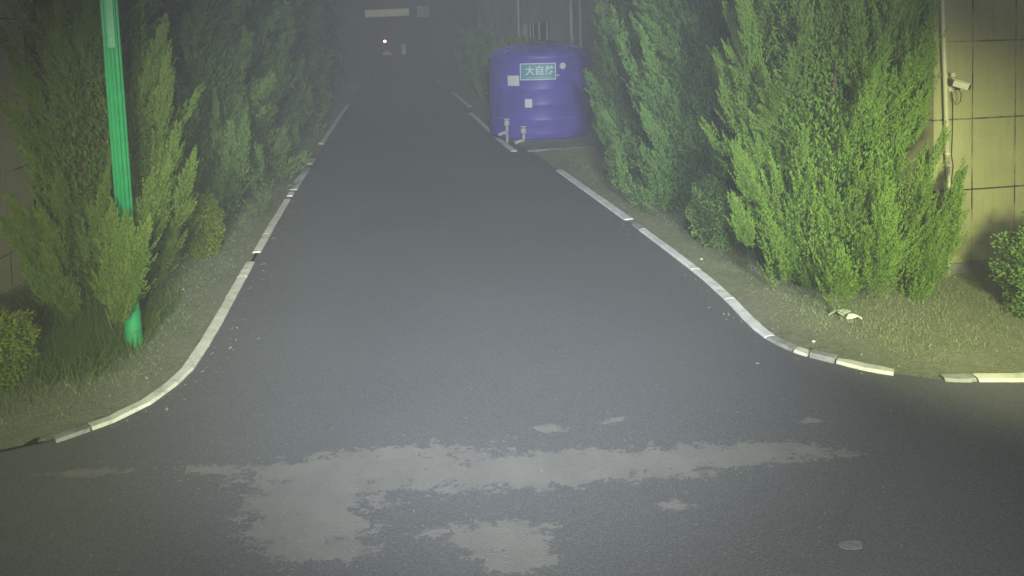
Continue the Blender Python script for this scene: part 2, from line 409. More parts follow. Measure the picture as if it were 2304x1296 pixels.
def flames(base, vec, rad, nspray, sl, sw, nl, leaf, lw, bend=.12):
    """big flame-shaped branch masses, each a bundle of small feathery sprays"""
    n = len(base); idx = np.repeat(np.arange(n), nspray); m = len(idx); Lc = np.linalg.norm(vec, axis=1)
    d = vec/Lc[:, None]; sp = rng.random(m)**.9; up = np.array([0, 0, 1.])
    ax = base[idx]+vec[idx]*sp[:, None]+up*(bend*Lc[idx]*sp*sp)[:, None]
    tan = d[idx]+up*(2*bend*sp)[:, None]; tan /= np.linalg.norm(tan, axis=1, keepdims=True)
    r = rng.normal(size=(m, 3)); rd = r-tan*np.sum(r*tan, 1, keepdims=True); rd /= np.linalg.norm(rd, axis=1, keepdims=True)
    prof = np.minimum(1, .45+1.8*sp)*(1-sp)**.85
    q = ax+rd*(rad[idx]*prof*(.35+.65*rng.random(m)))[:, None]
    sd = tan*1.0+rd*(.42*(1-sp)+.05)[:, None]+rng.normal(size=(m, 3))*.11
    ln = rng.uniform(*sl, m)*(1.15-.55*sp)
    V, F, T = plumes(q, sd, ln, sw*rng.uniform(.7, 1.3, m), nl, leaf, lw, bend=.10)
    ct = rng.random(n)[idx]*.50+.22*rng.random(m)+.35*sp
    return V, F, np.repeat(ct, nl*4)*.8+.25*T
def juniper(loc, z0, z1, prof, m, label, seed, nc=110, ns=26, nl=34, cl=(.5, 1.1), cr=.17, sl=(.18, .40), sw=.040, leaf=(.025, .055), lw=.0065,
            out=.42, extra=(), group=None, trunk_r=.10):
    t = thing('juniper_tree', label, 'tree', (loc[0], loc[1], gz1(*loc)), 0, group)
    P, ph, d = crown_pts(nc, z0, z1, prof, seed, (.70, 1.10)); P[:, 2] = z0+(z1-z0)*((np.arange(nc)+rng.random(nc))/nc)**1.05
    L = rng.uniform(*cl, nc)
    D = np.stack([np.cos(ph)*out, np.sin(ph)*out, np.ones(nc)], 1)+rng.normal(size=(nc, 3))*.20; D /= np.linalg.norm(D, axis=1, keepdims=True)
    B = P-D*(L*.45)[:, None]; B[:, 2] = np.maximum(B[:, 2], z0+.02)
    V1, F1, T1 = flames(B, D*L[:, None], cr*rng.uniform(.75, 1.35, nc), ns, sl, sw, nl, leaf, lw)
    nf = min(nc*ns*12, 65000); Q, ph2, _ = crown_pts(nf, z0+.02, z1, prof, seed, (.25, .78))
    V2, F2 = leaves_np(Q, np.stack([np.cos(ph2)*.5, np.sin(ph2)*.5, np.ones(nf)], 1)+rng.normal(size=(nf, 3))*.35, rng.uniform(.03, .06, nf)*(1+loc[1]/20), np.full(nf, .0065*(1+loc[1]/9)))
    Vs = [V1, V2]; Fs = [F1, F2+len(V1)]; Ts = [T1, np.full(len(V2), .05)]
    if len(extra):
        lo = np.array([*t.location]); eb = np.array([e[0] for e in extra], float)-lo; ev = np.array([e[1] for e in extra], float)-lo-eb
        V3, F3, T3 = flames(eb, ev*.88, np.array([e[2] for e in extra], float)*.55, ns*2, (sl[0]*.7, sl[1]*.8), sw, nl, leaf, lw, bend=.05)
        k = sum(len(v) for v in Vs); Vs.append(V3); Fs.append(F3+k); Ts.append(T3)
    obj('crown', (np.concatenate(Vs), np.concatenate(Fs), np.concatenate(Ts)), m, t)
    bm = nb(); H = z1*.85
    tube(bm, [(0, 0, z-.1) for z in (0, .4, H*.5, H)], [trunk_r*1.25, trunk_r, trunk_r*.7, trunk_r*.2], 9)
    for k in range(9):
        a = k*2.4+seed; z = .25+k*H*.09; r = .45*prof[1][1]
        tube(bm, [(0, 0, z), (math.cos(a)*r, math.sin(a)*r, z+.35), (math.cos(a)*r*1.4, math.sin(a)*r*1.4, z+.9)], [trunk_r*.4, trunk_r*.28, .008], 6)
    obj('trunk', bm, M_BARK, t); return t
def shrub(loc, rx, ry, rz_, m, label, seed, n=9000, leaf=(.02, .035), lw=.011, name='round_shrub'):
    t = thing(name, label, 'shrub', (loc[0], loc[1], gz1(*loc)))
    v = rng.normal(size=(n, 3)); v /= np.linalg.norm(v, axis=1, keepdims=True)
    k = rng.random(n)**.25; lob = 1+.10*np.sin(4*v[:, 0]*3+seed)+.10*np.sin(v[:, 1]*11+seed*2)+.08*np.sin(v[:, 2]*13+seed)
    P = v*(k*lob)[:, None]*np.array([rx, ry, rz_]); P[:, 2] += rz_*.92; P = P[P[:, 2] > .02]; n = len(P)
    vv = P-np.array([0, 0, rz_*.8]); vv /= np.linalg.norm(vv, axis=1, keepdims=True)
    o = obj('foliage', leaves_np(P, vv+rng.normal(size=(n, 3))*.6+np.array([0, 0, .3]), rng.uniform(*leaf, n), np.full(n, lw)), m, t)
    bm = nb()
    for q in range(7):
        a = q*.9+seed; tube(bm, [(0, 0, -.05), (math.cos(a)*rx*.4, math.sin(a)*ry*.4, rz_*.7), (math.cos(a)*rx*.7, math.sin(a)*ry*.7, rz_*1.4)], [.015, .010, .004], 5)
    obj('stem', bm, M_BARK, t); return t

# --- right-hand row
e = []
def ex(b, tip, Y, wd): e.append((at(*b, Y), at(*tip, Y), wd))
ex((2075, 640), (2172, 372), 6.85, .42); ex((2095, 590), (2166, 420), 6.85, .34); ex((2080, 600), (2150, 450), 6.9, .34); ex((2075, 650), (2130, 520), 6.85, .36); ex((2070, 620), (2118, 500), 6.8, .13); ex((2020, 190), (2090, 40), 7.2, .26)
ex((2030, 300), (2098, 120), 7.2, .24); ex((2030, 340), (2090, 190), 7.1, .2); ex((2030, 90), (2060, 10), 7.2, .12); ex((1700, 470), (1655, 330), 7.0, .10)
ex((1700, 120), (1668, 0), 7.2, .12); ex((2085, 640), (2116, 495), 6.8, .18); ex((1690, 560), (1648, 455), 6.9, .12); ex((2060, 480), (2085, 350), 7.0, .12)
ex((2040, 700), (2100, 590), 6.85, .30); ex((2060, 650), (2105, 520), 6.9, .28); ex((2010, 640), (2070, 480), 6.9, .32); ex((2050, 330), (2075, 190), 7.2, .25); ex((2080, 600), (2140, 500), 6.9, .18)
juniper((4.98, 7.45), .02, 4.9, [(0, .55), (.05, .84), (.15, .96), (.3, .92), (.5, .80), (.75, .68), (.9, .5), (1, .2)], M_JUN,
        'broad bright green juniper nearest the camera on the right verge, against the tiled wall corner', 1, nc=160, ns=36, nl=72, leaf=(.018, .042), lw=.0046, extra=e, group='junipers on the right verge', trunk_r=.13)
e = []
ex((1480, 200), (1440, 60), 10.6, .14); ex((1500, 350), (1445, 250), 10.6, .12); ex((1520, 130), (1452, 50), 10.6, .2)
juniper((5.30, 11.4), .02, 5.2, [(0, .95), (.12, 1.15), (.3, 1.12), (.5, 1.10), (.7, 1.1), (.9, .8), (1, .2)], M_JUNC,
        'dull green juniper standing second from the camera on the right verge', 2.3, nc=160, ns=28, nl=32, sw=.045, leaf=(.035, .07), lw=.009, extra=e, group='junipers on the right verge')
juniper((5.80, 15.3), .02, 5.4, [(0, .95), (.12, 1.12), (.3, 1.12), (.5, 1.05), (.7, .9), (.9, .6), (1, .15)], M_JUNC,
        'hazy grey green juniper between the second juniper and the blue tank', 4.1, nc=150, ns=24, nl=24, sw=.05, leaf=(.05, .10), lw=.013, group='junipers on the right verge')
shrub((4.50, 9.2), .40, .40, .52, M_BOX, 'rounded leafy shrub tucked against the left foot of the brightest right juniper', 1.1, n=9000, leaf=(.03, .05), lw=.014)
shrub((4.60, 13.5), .38, .40, .50, M_BOX, 'pale small-leaved shrub at the foot of the second right juniper near the kerb gap', 2.2, n=5500, leaf=(.04, .07), lw=.02)
shrub((6.62, 5.95), .56, .5, .56, M_BOX, 'dark green clipped shrub at the right edge of the picture below the tiled wall', 3.3, n=16000, leaf=(.025, .045), lw=.012)
# --- left-hand row
e = []
ex((370, 300), (376, 130), 8.0, .09); ex((350, 470), (402, 290), 7.9, .13); ex((395, 520), (436, 355), 7.9, .12); ex((330, 560), (380, 370), 7.8, .16)
ex((120, 640), (5, 500), 7.9, .12); ex((110, 560), (25, 455), 7.9, .08); ex((130, 330), (28, 150), 8.2, .20); ex((200, 600), (245, 400), 7.9, .16); ex((300, 600), (345, 400), 7.8, .16)
ex((330, 230), (372, 60), 8.1, .15); ex((150, 620), (90, 480), 7.9, .15); ex((262, 720), (300, 520), 7.3, .10); ex((262, 745), (290, 600), 7.2, .10); ex((300, 640), (330, 520), 7.2, .06); ex((235, 690), (258, 560), 7.3, .12); ex((285, 700), (325, 560), 7.25, .07); ex((245, 660), (285, 500), 7.35, .11); ex((250, 620), (255, 480), 7.3, .07); ex((140, 700), (60, 600), 7.8, .12); ex((170, 720), (100, 560), 7.8, .13)
juniper((-3.20, 8.65), .10, 4.9, [(0, .38), (.10, .58), (.25, .60), (.45, .56), (.62, .57), (.85, .52), (1, .3)], M_JUNO,
        'olive green ragged juniper behind the green pole, nearest on the left verge', 5.2, nc=100, ns=36, nl=64, leaf=(.018, .044), lw=.0048, extra=e, out=.5, group='junipers on the left verge', trunk_r=.12)
e = []
ex((500, 420), (482, 200), 11.3, .16); ex((540, 400), (552, 270), 11.3, .14); ex((520, 400), (518, 280), 11.3, .13)
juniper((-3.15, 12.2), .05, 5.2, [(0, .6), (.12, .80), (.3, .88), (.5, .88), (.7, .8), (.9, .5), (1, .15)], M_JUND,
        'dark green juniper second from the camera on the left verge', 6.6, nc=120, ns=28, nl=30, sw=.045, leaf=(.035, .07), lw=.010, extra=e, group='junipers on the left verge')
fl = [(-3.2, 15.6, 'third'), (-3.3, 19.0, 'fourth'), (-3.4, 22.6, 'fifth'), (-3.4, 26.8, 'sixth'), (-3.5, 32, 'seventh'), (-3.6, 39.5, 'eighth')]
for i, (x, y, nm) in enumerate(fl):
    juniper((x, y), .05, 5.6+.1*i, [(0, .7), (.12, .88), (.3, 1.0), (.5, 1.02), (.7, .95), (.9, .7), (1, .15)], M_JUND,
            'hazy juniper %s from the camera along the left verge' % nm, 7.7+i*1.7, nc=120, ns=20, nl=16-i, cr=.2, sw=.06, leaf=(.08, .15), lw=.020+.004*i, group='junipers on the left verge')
shrub((-2.68, 10.7), .24, .28, .46, M_BOXY, 'small rounded yellow green shrub on the left verge beside the long kerb', 4.4, n=6500, leaf=(.025, .045), lw=.012)
shrub((-3.72, 6.85), .52, .45, .36, M_BOXY, 'low yellow green bush at the left edge of the picture', 5.5, n=16000, leaf=(.02, .04), lw=.009, name='low_bush')
for i, (x, y, nm) in enumerate([(5.2, 31, 'first'), (5.3, 37, 'second'), (5.3, 44, 'third')]):
    juniper((x, y), .05, 2.6+.5*i, [(0, .8), (.2, 1.0), (.5, 1.0), (.8, .7), (1, .15)], M_JUNC,
            'dim low juniper, %s beyond the blue tank on the right verge' % nm, 17+i, nc=60, ns=18, nl=12, cr=.2, sw=.07, leaf=(.12, .20), lw=.035, group='junipers beyond the tank')

# --- short dry grass on both verges
def grass(n, xr, yr, near):
    X = rng.uniform(*xr, n); Y = yr[0]+(yr[1]-yr[0])*rng.random(n)**near
    s = sdist(X, Y); cl = vnoise(X, Y, 3.1, 4)*.5+vnoise(X, Y, 9, 1)*.5
    keep = (s > .12) & (rng.random(n) < np.clip((s-.10)/.5, .08, 1)*(.60+.6*cl)); X, Y, s = X[keep], Y[keep], s[keep]
    return X, Y, s
def grass_mesh(X, Y, s, hmin, hmax, wd):
    n = len(X); Z = gz(X, Y)-.004; a = rng.random(n)*2*np.pi; h = rng.uniform(hmin, hmax, n)*(.55+.45*np.clip(s/.8, 0, 1)); ln = rng.normal(size=(n, 2))*.5
    wv = wd*(1+Y/14)
    V = np.stack([np.stack([X-np.cos(a)*wv, Y-np.sin(a)*wv, Z], 1), np.stack([X+np.cos(a)*wv, Y+np.sin(a)*wv, Z], 1), np.stack([X+ln[:, 0]*h, Y+ln[:, 1]*h, Z+h], 1)], 1).reshape(-1, 3)
    return V, np.arange(3*n).reshape(n, 3)
A = grass(150000, (-6.5, -2.0), (5.6, 24), 1.9); B = grass(190000, (3.6, 10.5), (4.9, 22), 1.9)
X, Y, s = [np.concatenate(q) for q in zip(A, B)]
gr = obj('grass', grass_mesh(X, Y, s, .015, .045, .0026), M_GRASS); tag(gr, 'short dry yellow green grass covering both verges', 'grass', kind='stuff')
# taller tufts under the left juniper
X = rng.normal(-3.25, .38, 9000); Y = rng.normal(7.9, .5, 9000); s = sdist(X, Y); k = s > .55; X, Y, s = X[k], Y[k], s[k]
gt = obj('tall_grass', grass_mesh(X, Y, s, .08, .26, .004), M_JUNO); tag(gt, 'taller green grass around the foot of the green pole', 'grass', kind='stuff')

# ------------------------------------------------------------------ right building with slab cladding
zs_r = [at(2200, y, 7.4).z for y in (600, 425, 266, 92, -70)]
xr_j = [at(2187, 400, 7.4).x, at(2283, 400, 7.4).x] ; dxj = xr_j[1]-xr_j[0]; xr_j += [xr_j[1]+dxj*k for k in (1.0, 2.0, 3.0, 4.0)] + [xr_j[0]-dxj*.93]
M_WR = wall_mat('cream_slabs', (.36, .36, .17), xr_j, zs_r, .009, 'x')
M_WRS = wall_mat('cream_slabs_return', (.36, .36, .17), [8.0, 8.9, 9.8, 10.7, 11.6, 12.5], zs_r, .009, 'y')
b = thing('tiled_building', 'cream slab-clad building behind the brightest right juniper, carrying the wall camera', 'building', (6.35, 7.4, 0))
def wl(bm, x0, x1, y0, y1, z0, z1, o): return box(bm, ((x0+x1)/2-o[0], (y0+y1)/2-o[1], (z0+z1)/2), (x1-x0, y1-y0, z1-z0))
O = (6.35, 7.4)
obj('front_wall', wl(nb(), 6.35, 15, 7.40, 7.65, -.1, 6.4, O), M_WR, b)
obj('side_wall', wl(nb(), 6.35, 6.60, 7.653, 15.5, -.1, 6.4, O), M_WRS, b)
obj('rear_wall', wl(nb(), 6.603, 15, 15.25, 15.5, -.1, 6.4, O), M_WRS, b)
obj('roof', wl(nb(), 6.2, 15.1, 7.25, 15.6, 6.403, 6.6, O), M_CONC, b)
obj('plinth', box(nb(), (4.3, -.02, .05), (8.7, .05, .3), bev=.01), M_CONC, b)
bm = nb()
for yy in (8.6, 11.2, 13.4): box(bm, (-.008, yy+.6-O[1], 2.3), (.05, 1.25, 1.5))
# conduit on the wall
cp = thing('conduit_pipe', 'cream vertical conduit pipe clipped to the tiled wall left of the wall camera', 'pipe', tuple(at(2135, 620, 7.34)))
o0 = Vector(cp.location)
def W(px, py, Y=7.33): return at(px, py, Y)-o0
obj('pipe', tube(nb(), [W(2135, 640), W(2135, 440), W(2133, 380)], .022, 12), M_PVC, cp, True)
obj('upper_pipe', tube(nb(), [W(2132, 378), W(2127, 200), W(2119, 0), W(2112, -160), W(2109, -300)], .025, 12), M_PVC, cp, True)
for (px, py) in ((2127, 172), (2128, 195), (2132, 345), (2133, 372), (2118, -60)):
    p = W(px, py); obj('clamp', tube(nb(), [p-Vector((0, 0, .012)), p+Vector((0, 0, .012))], .031, 12), M_PVC, cp)
p = W(2144, 168); obj('junction_clip', box(nb(), p, (.055, .03, .05), bev=.008), M_PVC, cp)
# wall camera
wc = thing('wall_camera', 'cream bullet security camera on a bracket on the tiled wall', 'security camera', tuple(at(2137, 199, 7.4)))
o1 = Vector(wc.location)
def Wc(px, py, Y): return at(px, py, Y)-o1
obj('mount', tube(nb(), [Vector((0, -.002, 0)), Vector((0, -.03, 0)), Vector((0, -.045, 0))], [.042, .042, .026], 20), M_CAMB, wc)
a_ = Wc(2146, 186, 7.20); b_ = Wc(2181, 196, 7.08); ax_ = (b_-a_).normalized()
rot = Matrix((ax_, ax_.cross(Vector((0, 0, 1))).normalized()*-1, ax_.cross(ax_.cross(Vector((0, 0, 1)))).normalized()*-1)).transposed()
c0 = (a_+b_)/2; ln = (b_-a_).length
obj('arm', tube(nb(), [Vector((.0, -.045, 0)), Vector((.03, -.11, .005)), c0+Vector((0, 0, -.05)), c0+Vector((0, 0, -.02))], .013, 10), M_METAL, wc)
hb = obj('housing', box(nb(), c0, (ln*1.0, .085, .075), rot, .012), M_CAMB, wc)
obj('sunshield', box(nb(), c0+Vector((.004, -.004, .048)), (ln*1.14, .105, .010), rot, .003), M_CAMB, wc)
obj('lens', tube(nb(), [b_, b_+ax_*.012], .030, 16), M_BLACK, wc)
obj('rear_joint', box(nb(), Vector((.02, -.07, .0)), (.03, .03, .03), bev=.005), M_BLACK, wc)
pts = [Wc(2141, 205, 7.36), Wc(2144, 225, 7.33), Wc(2152, 236, 7.30), Wc(2161, 228, 7.28), Wc(2163, 212, 7.26), Wc(2158, 202, 7.22)]
cl_ = obj('looped_cable', tube(nb(), pts, .0045, 8), M_BLACK, wc, True)
cb = obj('wall_cable', tube(nb(), [at(px, py, 7.385) for px, py in ((2142, 210), (2144, 235), (2143, 300), (2141, 350), (2145, 372), (2140, 420), (2140, 470), (2139, 540), (2133, 575), (2122, 606), (2108, 622))], .005, 6), M_BLACK, None, True)
tag(cb, 'thin dark cable running down the tiled wall below the wall camera', 'cable')

# ------------------------------------------------------------------ left building
XL = -4.75
zs_l = [at(25, y, X=XL).z for y in (568, 384, 215, 43)]; zs_l += [zs_l[0]-(zs_l[1]-zs_l[0]), zs_l[3]+.9]
yl_j = [at(12, 400, X=XL).y, at(12, 400, X=XL).y+.86, at(12, 400, X=XL).y-.95]
M_WL = wall_mat('grey_slabs', (.46, .42, .33), yl_j, zs_l, .009, 'y')
b2 = thing('slab_building', 'dim grey slab-clad building at the left edge behind the nearest left juniper', 'building', (XL, 8, 0))
O2 = (XL, 8)
obj('side_wall', wl(nb(), XL-.25, XL, 3.5, 10.45, -.1, 6.4, O2), M_WL, b2)
obj('pier', wl(nb(), XL-.25, XL, 12.2, 20, -.1, 6.4, O2), M_WL, b2)
obj('lintel', wl(nb(), XL-.25, XL, 10.453, 12.197, 3.4, 6.4, O2), M_WL, b2)
obj('front_wall', wl(nb(), XL-9, XL-.253, 3.5, 3.75, -.1, 6.4, O2), M_WL, b2)
obj('roof', wl(nb(), XL-9.1, XL+.15, 3.4, 20.1, 6.403, 6.6, O2), M_CONC, b2)
obj('recess', wl(nb(), XL-.9, XL-.8, 10.3, 12.3, -.1, 3.6, O2), M_FAR, b2)
wf = obj('window', wl(nb(), XL-.5, XL-.47, 10.46, 12.19, .9, 3.39, O2), M_GLASS, b2)
bm = nb()
for yy in (10.50, 11.3, 12.15): wl(bm, XL-.465, XL-.42, yy-.03, yy+.03, .9, 3.38, O2)
obj('frame', bm, M_METAL, wf)
# white pvc elbow standing in the grass
q = gp(52, 800); pv = thing('standpipe', 'short white bent pipe sticking up behind the low yellow green bush', 'pipe', (q.x, q.y, gz1(q.x, q.y)))
top = at(45, 714, q.y).z-pv.location.z
pm = tube(nb(), [(0, 0, -.1), (0, 0, top-.06), (-.008, 0, top-.02), (-.03, 0, top), (-.055, 0, top+.002), (-.065, 0, top-.02)], .024, 12)
obj('pipe', pm, M_PVCW, pv, True)
obj('socket', tube(nb(), [(0, 0, top-.13), (0, 0, top-.07)], .031, 12), M_PVCW, pv)

# ------------------------------------------------------------------ green fluted pole
q = gp(303, 788); gpz = gz1(q.x, q.y)
pole = thing('green_pole', 'bright green ribbed steel pole on the left verge in front of the nearest juniper', 'pole', (q.x, q.y, gpz))
pole.rotation_euler = (0, R_(-.9), R_(0))
def fluted(z0, z1, r, nl=12, dep=.16, seg=120, taper=0.0):
    bm = nb(); rings = []
    for z, k in ((z0, 1.0), (z1, 1.0-taper)):
        rings.append([])
        for i in range(seg):
            a = 2*math.pi*i/seg; rr = r*k*(1-dep*(1-abs(math.cos(a*nl/2))**.55))
            rings[-1].append(bm.verts.new((rr*math.cos(a), rr*math.sin(a), z)))
    for i in range(seg): bm.faces.new((rings[0][i], rings[0][(i+1) % seg], rings[1][(i+1) % seg], rings[1][i]))
    bm.faces.new(rings[0][::-1]); bm.faces.new(rings[1]); return bm
obj('shaft', fluted(.55, 6.2, .082, 10, .30), M_GREEN, pole, True)
obj('base_sleeve', lathe(nb(), [(.080, .0), (.078, .34), (.072, .36), (.066, .60)], 32), M_GREEN, pole)
fx = Vector((-q.x, -q.y, 0)).normalized(); rotp = Matrix.Rotation(math.atan2(fx.x, -fx.y), 3, 'Z')
ztop = at(250, 108, q.y).z-gpz
dp = obj('service_cover', box(nb(), fx*.082+Vector((0, 0, ztop+.7)), (.065, .025, 1.4), rotp, .004), M_GREEN, pole)
for k in range(6):
    bm = nb(); p = fx*.0955+Vector((0, 0, ztop+.08+.15*k)); r = bmesh.ops.create_icosphere(bm, subdivisions=2, radius=.009); bmesh.ops.translate(bm, verts=r['verts'], vec=p)
    obj('rivet', bm, M_METAL, dp)
obj('cap', lathe(nb(), [(.10, 6.2), (.10, 6.24), (.02, 6.30)], 24), M_GREEN, pole)
# dry stick in the grass
p0, p1, p2 = gp(268, 782), at(250, 735, 7.75), at(236, 694, 7.95)
st = obj('dry_stick', tube(nb(), [p0+Vector((0, 0, .02)), p1, p2], [.006, .005, .003], 6), noisy('dry_stalk', (.30, .28, .17), .2, 20, .8)); tag(st, 'thin pale dry stalk leaning in the grass left of the green pole base', 'stick')

# ------------------------------------------------------------------ blue tank
TX, TY, TR = 4.78, 22.1, 1.66; TZ = .08
tk = thing('water_tank', 'large blue round plastic water tank beside the right kerb with a teal sign', 'water tank', (TX, TY, 0))
prof = [(TR*.97, TZ), (TR, TZ+.05)]; z = TZ+.12
zr = [TZ+.12+.44*k for k in range(6)]
for k in range(5):
    z0 = .28+k*.46; prof += [(TR, z0), (TR, z0+.34), (TR+.012, z0+.37), (TR+.012, z0+.43), (TR, z0+.455)]
prof += [(TR-.01, 2.60), (TR*.93, 2.68), (TR*.70, 2.80), (TR*.45, 2.90), (TR*.30, 2.93)]
prof = sorted(prof, key=lambda t: t[1])
obj('body', lathe(nb(), prof, 96), M_TANK, tk, True)
obj('lid', lathe(nb(), [(.46, 2.925), (.46, 2.97), (.42, 3.02), (.18, 3.05), (.05, 3.055)], 40), M_LID, tk, True)
bm = nb()
for k in range(12):
    a = k*math.pi/6; tube(bm, [(math.cos(a)*TR*.9, math.sin(a)*TR*.9, 2.70), (math.cos(a)*TR*.6, math.sin(a)*TR*.6, 2.86), (math.cos(a)*.5, math.sin(a)*.5, 2.93)], .03, 6)
obj('dome_rib', bm, M_TANK, tk, True)
def cyl_hit(px, py, r=TR):
    d = (CF*FPX + CR*(px-1152) - CU*(py-PPY)); dx, dy = d.x, d.y
    a = dx*dx+dy*dy; bq = -2*(dx*TX+dy*TY); cq = TX*TX+TY*TY-r*r
    k = (-bq-math.sqrt(bq*bq-4*a*cq))/(2*a); p = Vector((0, 0, CAM_H))+d*k
    return math.atan2(p.y-TY, p.x-TX), p.z
def patch(a0, a1, z0, z1, r, th, n=14):
    bm = nb(); rings = []
    for i in range(n+1):
        a = a0+(a1-a0)*i/n; c, s = math.cos(a), math.sin(a)
        rings.append([bm.verts.new((c*rr, s*rr, zz)) for rr, zz in ((r, z0), (r+th, z0), (r+th, z1), (r, z1))])
    for i in range(n):
        for k in range(4): bm.faces.new((rings[i][k], rings[i][(k+1) % 4], rings[i+1][(k+1) % 4], rings[i+1][k]))
    bm.faces.new(rings[0]); bm.faces.new(rings[-1][::-1]); return bm
RS = TR+.018
aL, zT = cyl_hit(1170, 143, RS); aR, _ = cyl_hit(1250, 143, RS); _, zB = cyl_hit(1210, 180, RS)
sg = obj('sign', patch(aL, aR, zB, zT, RS, .012, 20), M_TEAL, tk)
hw = .026; da = hw/RS
for nm, (u0, u1, v0, v1) in dict(a=(aL, aR, zT-hw, zT), b=(aL, aR, zB, zB+hw), c=(aL, aL+da, zB+hw+.002, zT-hw-.002), d=(aR-da, aR, zB+hw+.002, zT-hw-.002)).items():
    obj('sign_border', patch(u0, u1, v0, v1, RS+.0125, .006, 16), M_TXT, sg)
def ctext(txt, ac, zc, size, r, name, parent, m, bold=.012):
    cu = bpy.data.curves.new(name, 'FONT'); cu.body = txt; cu.size = size; cu.extrude = .004; cu.align_x = 'CENTER'; cu.align_y = 'CENTER'; cu.offset = bold*size
    to = bpy.data.objects.new(name+'_src', cu); COL.objects.link(to)
    dg = bpy.context.evaluated_depsgraph_get(); me = bpy.data.meshes.new_from_object(to.evaluated_get(dg))
    bpy.data.objects.remove(to)
    for v in me.vertices:
        a = ac+v.co.x/r; rr = r+v.co.z+.005; v.co = Vector((math.cos(a)*rr, math.sin(a)*rr, zc+v.co.y))
    me.name = name; me.materials.clear(); me.materials.append(m); o = bpy.data.objects.new(name, me); COL.objects.link(o); o.parent = parent; return o
ac, zc = cyl_hit(1214, 160, RS)
ctext('大自然', ac, zc, .29, RS+.014, 'lettering', sg, M_TXT)
obj('underline', patch(aL+.12, aR-.06, zB+.06, zB+.085, RS+.0125, .004, 16), noisy('sign_small_print', (.22, .45, .50), .2, 30, .6), sg)
for nm, (x0, y0, x1, y1) in (('label', (1142, 170, 1168, 193)), ('label', (1181, 223, 1197, 242))):
    a0, z1 = cyl_hit(x0, y0, RS); a1, _ = cyl_hit(x1, y0, RS); _, z0 = cyl_hit(x0, y1, RS)
    obj('paper_label', patch(a0, a1, z0, z1, RS-.002, .006, 8), M_WHITE, tk)
ar, zr_ = cyl_hit(1266, 148, RS); nrm = Vector((math.cos(ar), math.sin(ar), 0)); c = nrm*(RS-.005)+Vector((0, 0, zr_))
obj('round_label', tube(nb(), [c, c+nrm*.014], .095, 24), M_WHITE, tk)
a_b, z_b = cyl_hit(1255, 169, RS); nrm = Vector((math.cos(a_b), math.sin(a_b), 0)); c = nrm*(RS+.0)+Vector((0, 0, z_b))
obj('bracket', box(nb(), c, (.09, .05, .03), bev=.006), M_WHITE, tk)
# concrete pad
pd = obj('tank_pad', lathe(nb(), [(1.50, 0), (1.50, TZ-.004)], 64, TX+.12, TY), M_CONC); tag(pd, 'round concrete pad under the blue water tank', 'plinth')
ap = obj('pavement', box(nb(), (4.85, 19.5, .05), (2.4, 1.5, .06), bev=.01), M_CONC); tag(ap, kind='structure')
# outlet valves in front of the tank
for (px, yv, zv), lb in zip(((1141, 20.85, .22), (1178, 20.25, .04)), ('left grey outlet pipe stub with valve at the foot of the blue tank', 'right grey outlet pipe stub with valve at the foot of the blue tank')):
    p = at(px, 300, yv)
    v = thing('outlet_valve', lb, 'valve', (p.x, p.y, zv), 0, 'valves by the tank')
    obj('riser', tube(nb(), [(0, 0, -zv), (0, 0, .18), (0, .0, .30)], .045, 12), M_METAL, v, True)
    obj('valve_body', tube(nb(), [(0, 0, .27), (0, 0, .31), (0, 0, .43), (0, 0, .47)], [.05, .085, .085, .045], 14), M_METAL, v, True)
    obj('spout', tube(nb(), [(.02, 0, .10), (-.12, -.05, .09), (-.28, -.10, .04)], [.06, .05, .045], 10), M_METAL, v, True)
    obj('handle', box(nb(), (0, 0, .495), (.16, .03, .02), bev=.004), M_PVCW, v)

# ------------------------------------------------------------------ far building along the right of the road, with pipes
XF = 7.4
fb = thing('far_building', 'grey hazy building with barred window behind the blue tank', 'building', (XF, 38, 0)); O3 = (XF, 38)
def yat(px): return at(px, 60, X=XF).y
ya, yb = yat(1236), yat(1178)
wz0, wz1 = 2.5, 3.95
obj('wall', wl(nb(), XF, XF+.3, 24, ya, -.1, 8, O3), M_FARB, fb)
obj('wall', wl(nb(), XF, XF+.3, yb, 70, -.1, 8, O3), M_FARB, fb)
obj('wall', wl(nb(), XF, XF+.3, ya+.002, yb-.002, wz1, 8, O3), M_FARB, fb)
obj('wall', wl(nb(), XF, XF+.3, ya+.002, yb-.002, -.1, wz0, O3), M_FARB, fb)
obj('end_wall', wl(nb(), XF+.302, XF+10, 24, 24.3, -.1, 8, O3), M_FARB, fb)
obj('roof', wl(nb(), XF-.2, XF+10.2, 23.8, 70.2, 8.003, 8.2, O3), M_CONC, fb)
wf = obj('window', wl(nb(), XF+.15, XF+.17, ya+.01, yb-.01, wz0+.003, wz1-.003, O3), M_GLASS, fb)
for px in (1180, 1186, 1194, 1201, 1214, 1232):
    y = yat(px); wd = .10 if px != 1232 else .16
    obj('window_bar', box(nb(), (XF-.03-O3[0], y-O3[1], (wz0+wz1)/2), (.04, wd, wz1-wz0), bev=.006), M_FARP, wf)
def dpipe(px, pyt, r, lab):
    y = yat(px); p = thing('downpipe', lab, 'pipe', (XF-.10, y, 0), 0, 'downpipes on the far building')
    obj('pipe', tube(nb(), [(0, 0, 0), (0, 0, 7.9)], r, 10), M_FARP, p, True)
    for z in (1.2, 3.0, 4.8, 6.6): obj('clip', box(nb(), (.04, 0, z), (.10, r*2.6, .05)), M_METAL, p)
dpipe(1291, 0, .062, 'white downpipe between the other two, above the right shoulder of the blue tank')
dpipe(1312, 0, .055, 'white downpipe nearest the camera, just above the juniper beside the tank')
dpipe(1171, 0, .055, 'thin white downpipe left of the barred window on the far building')
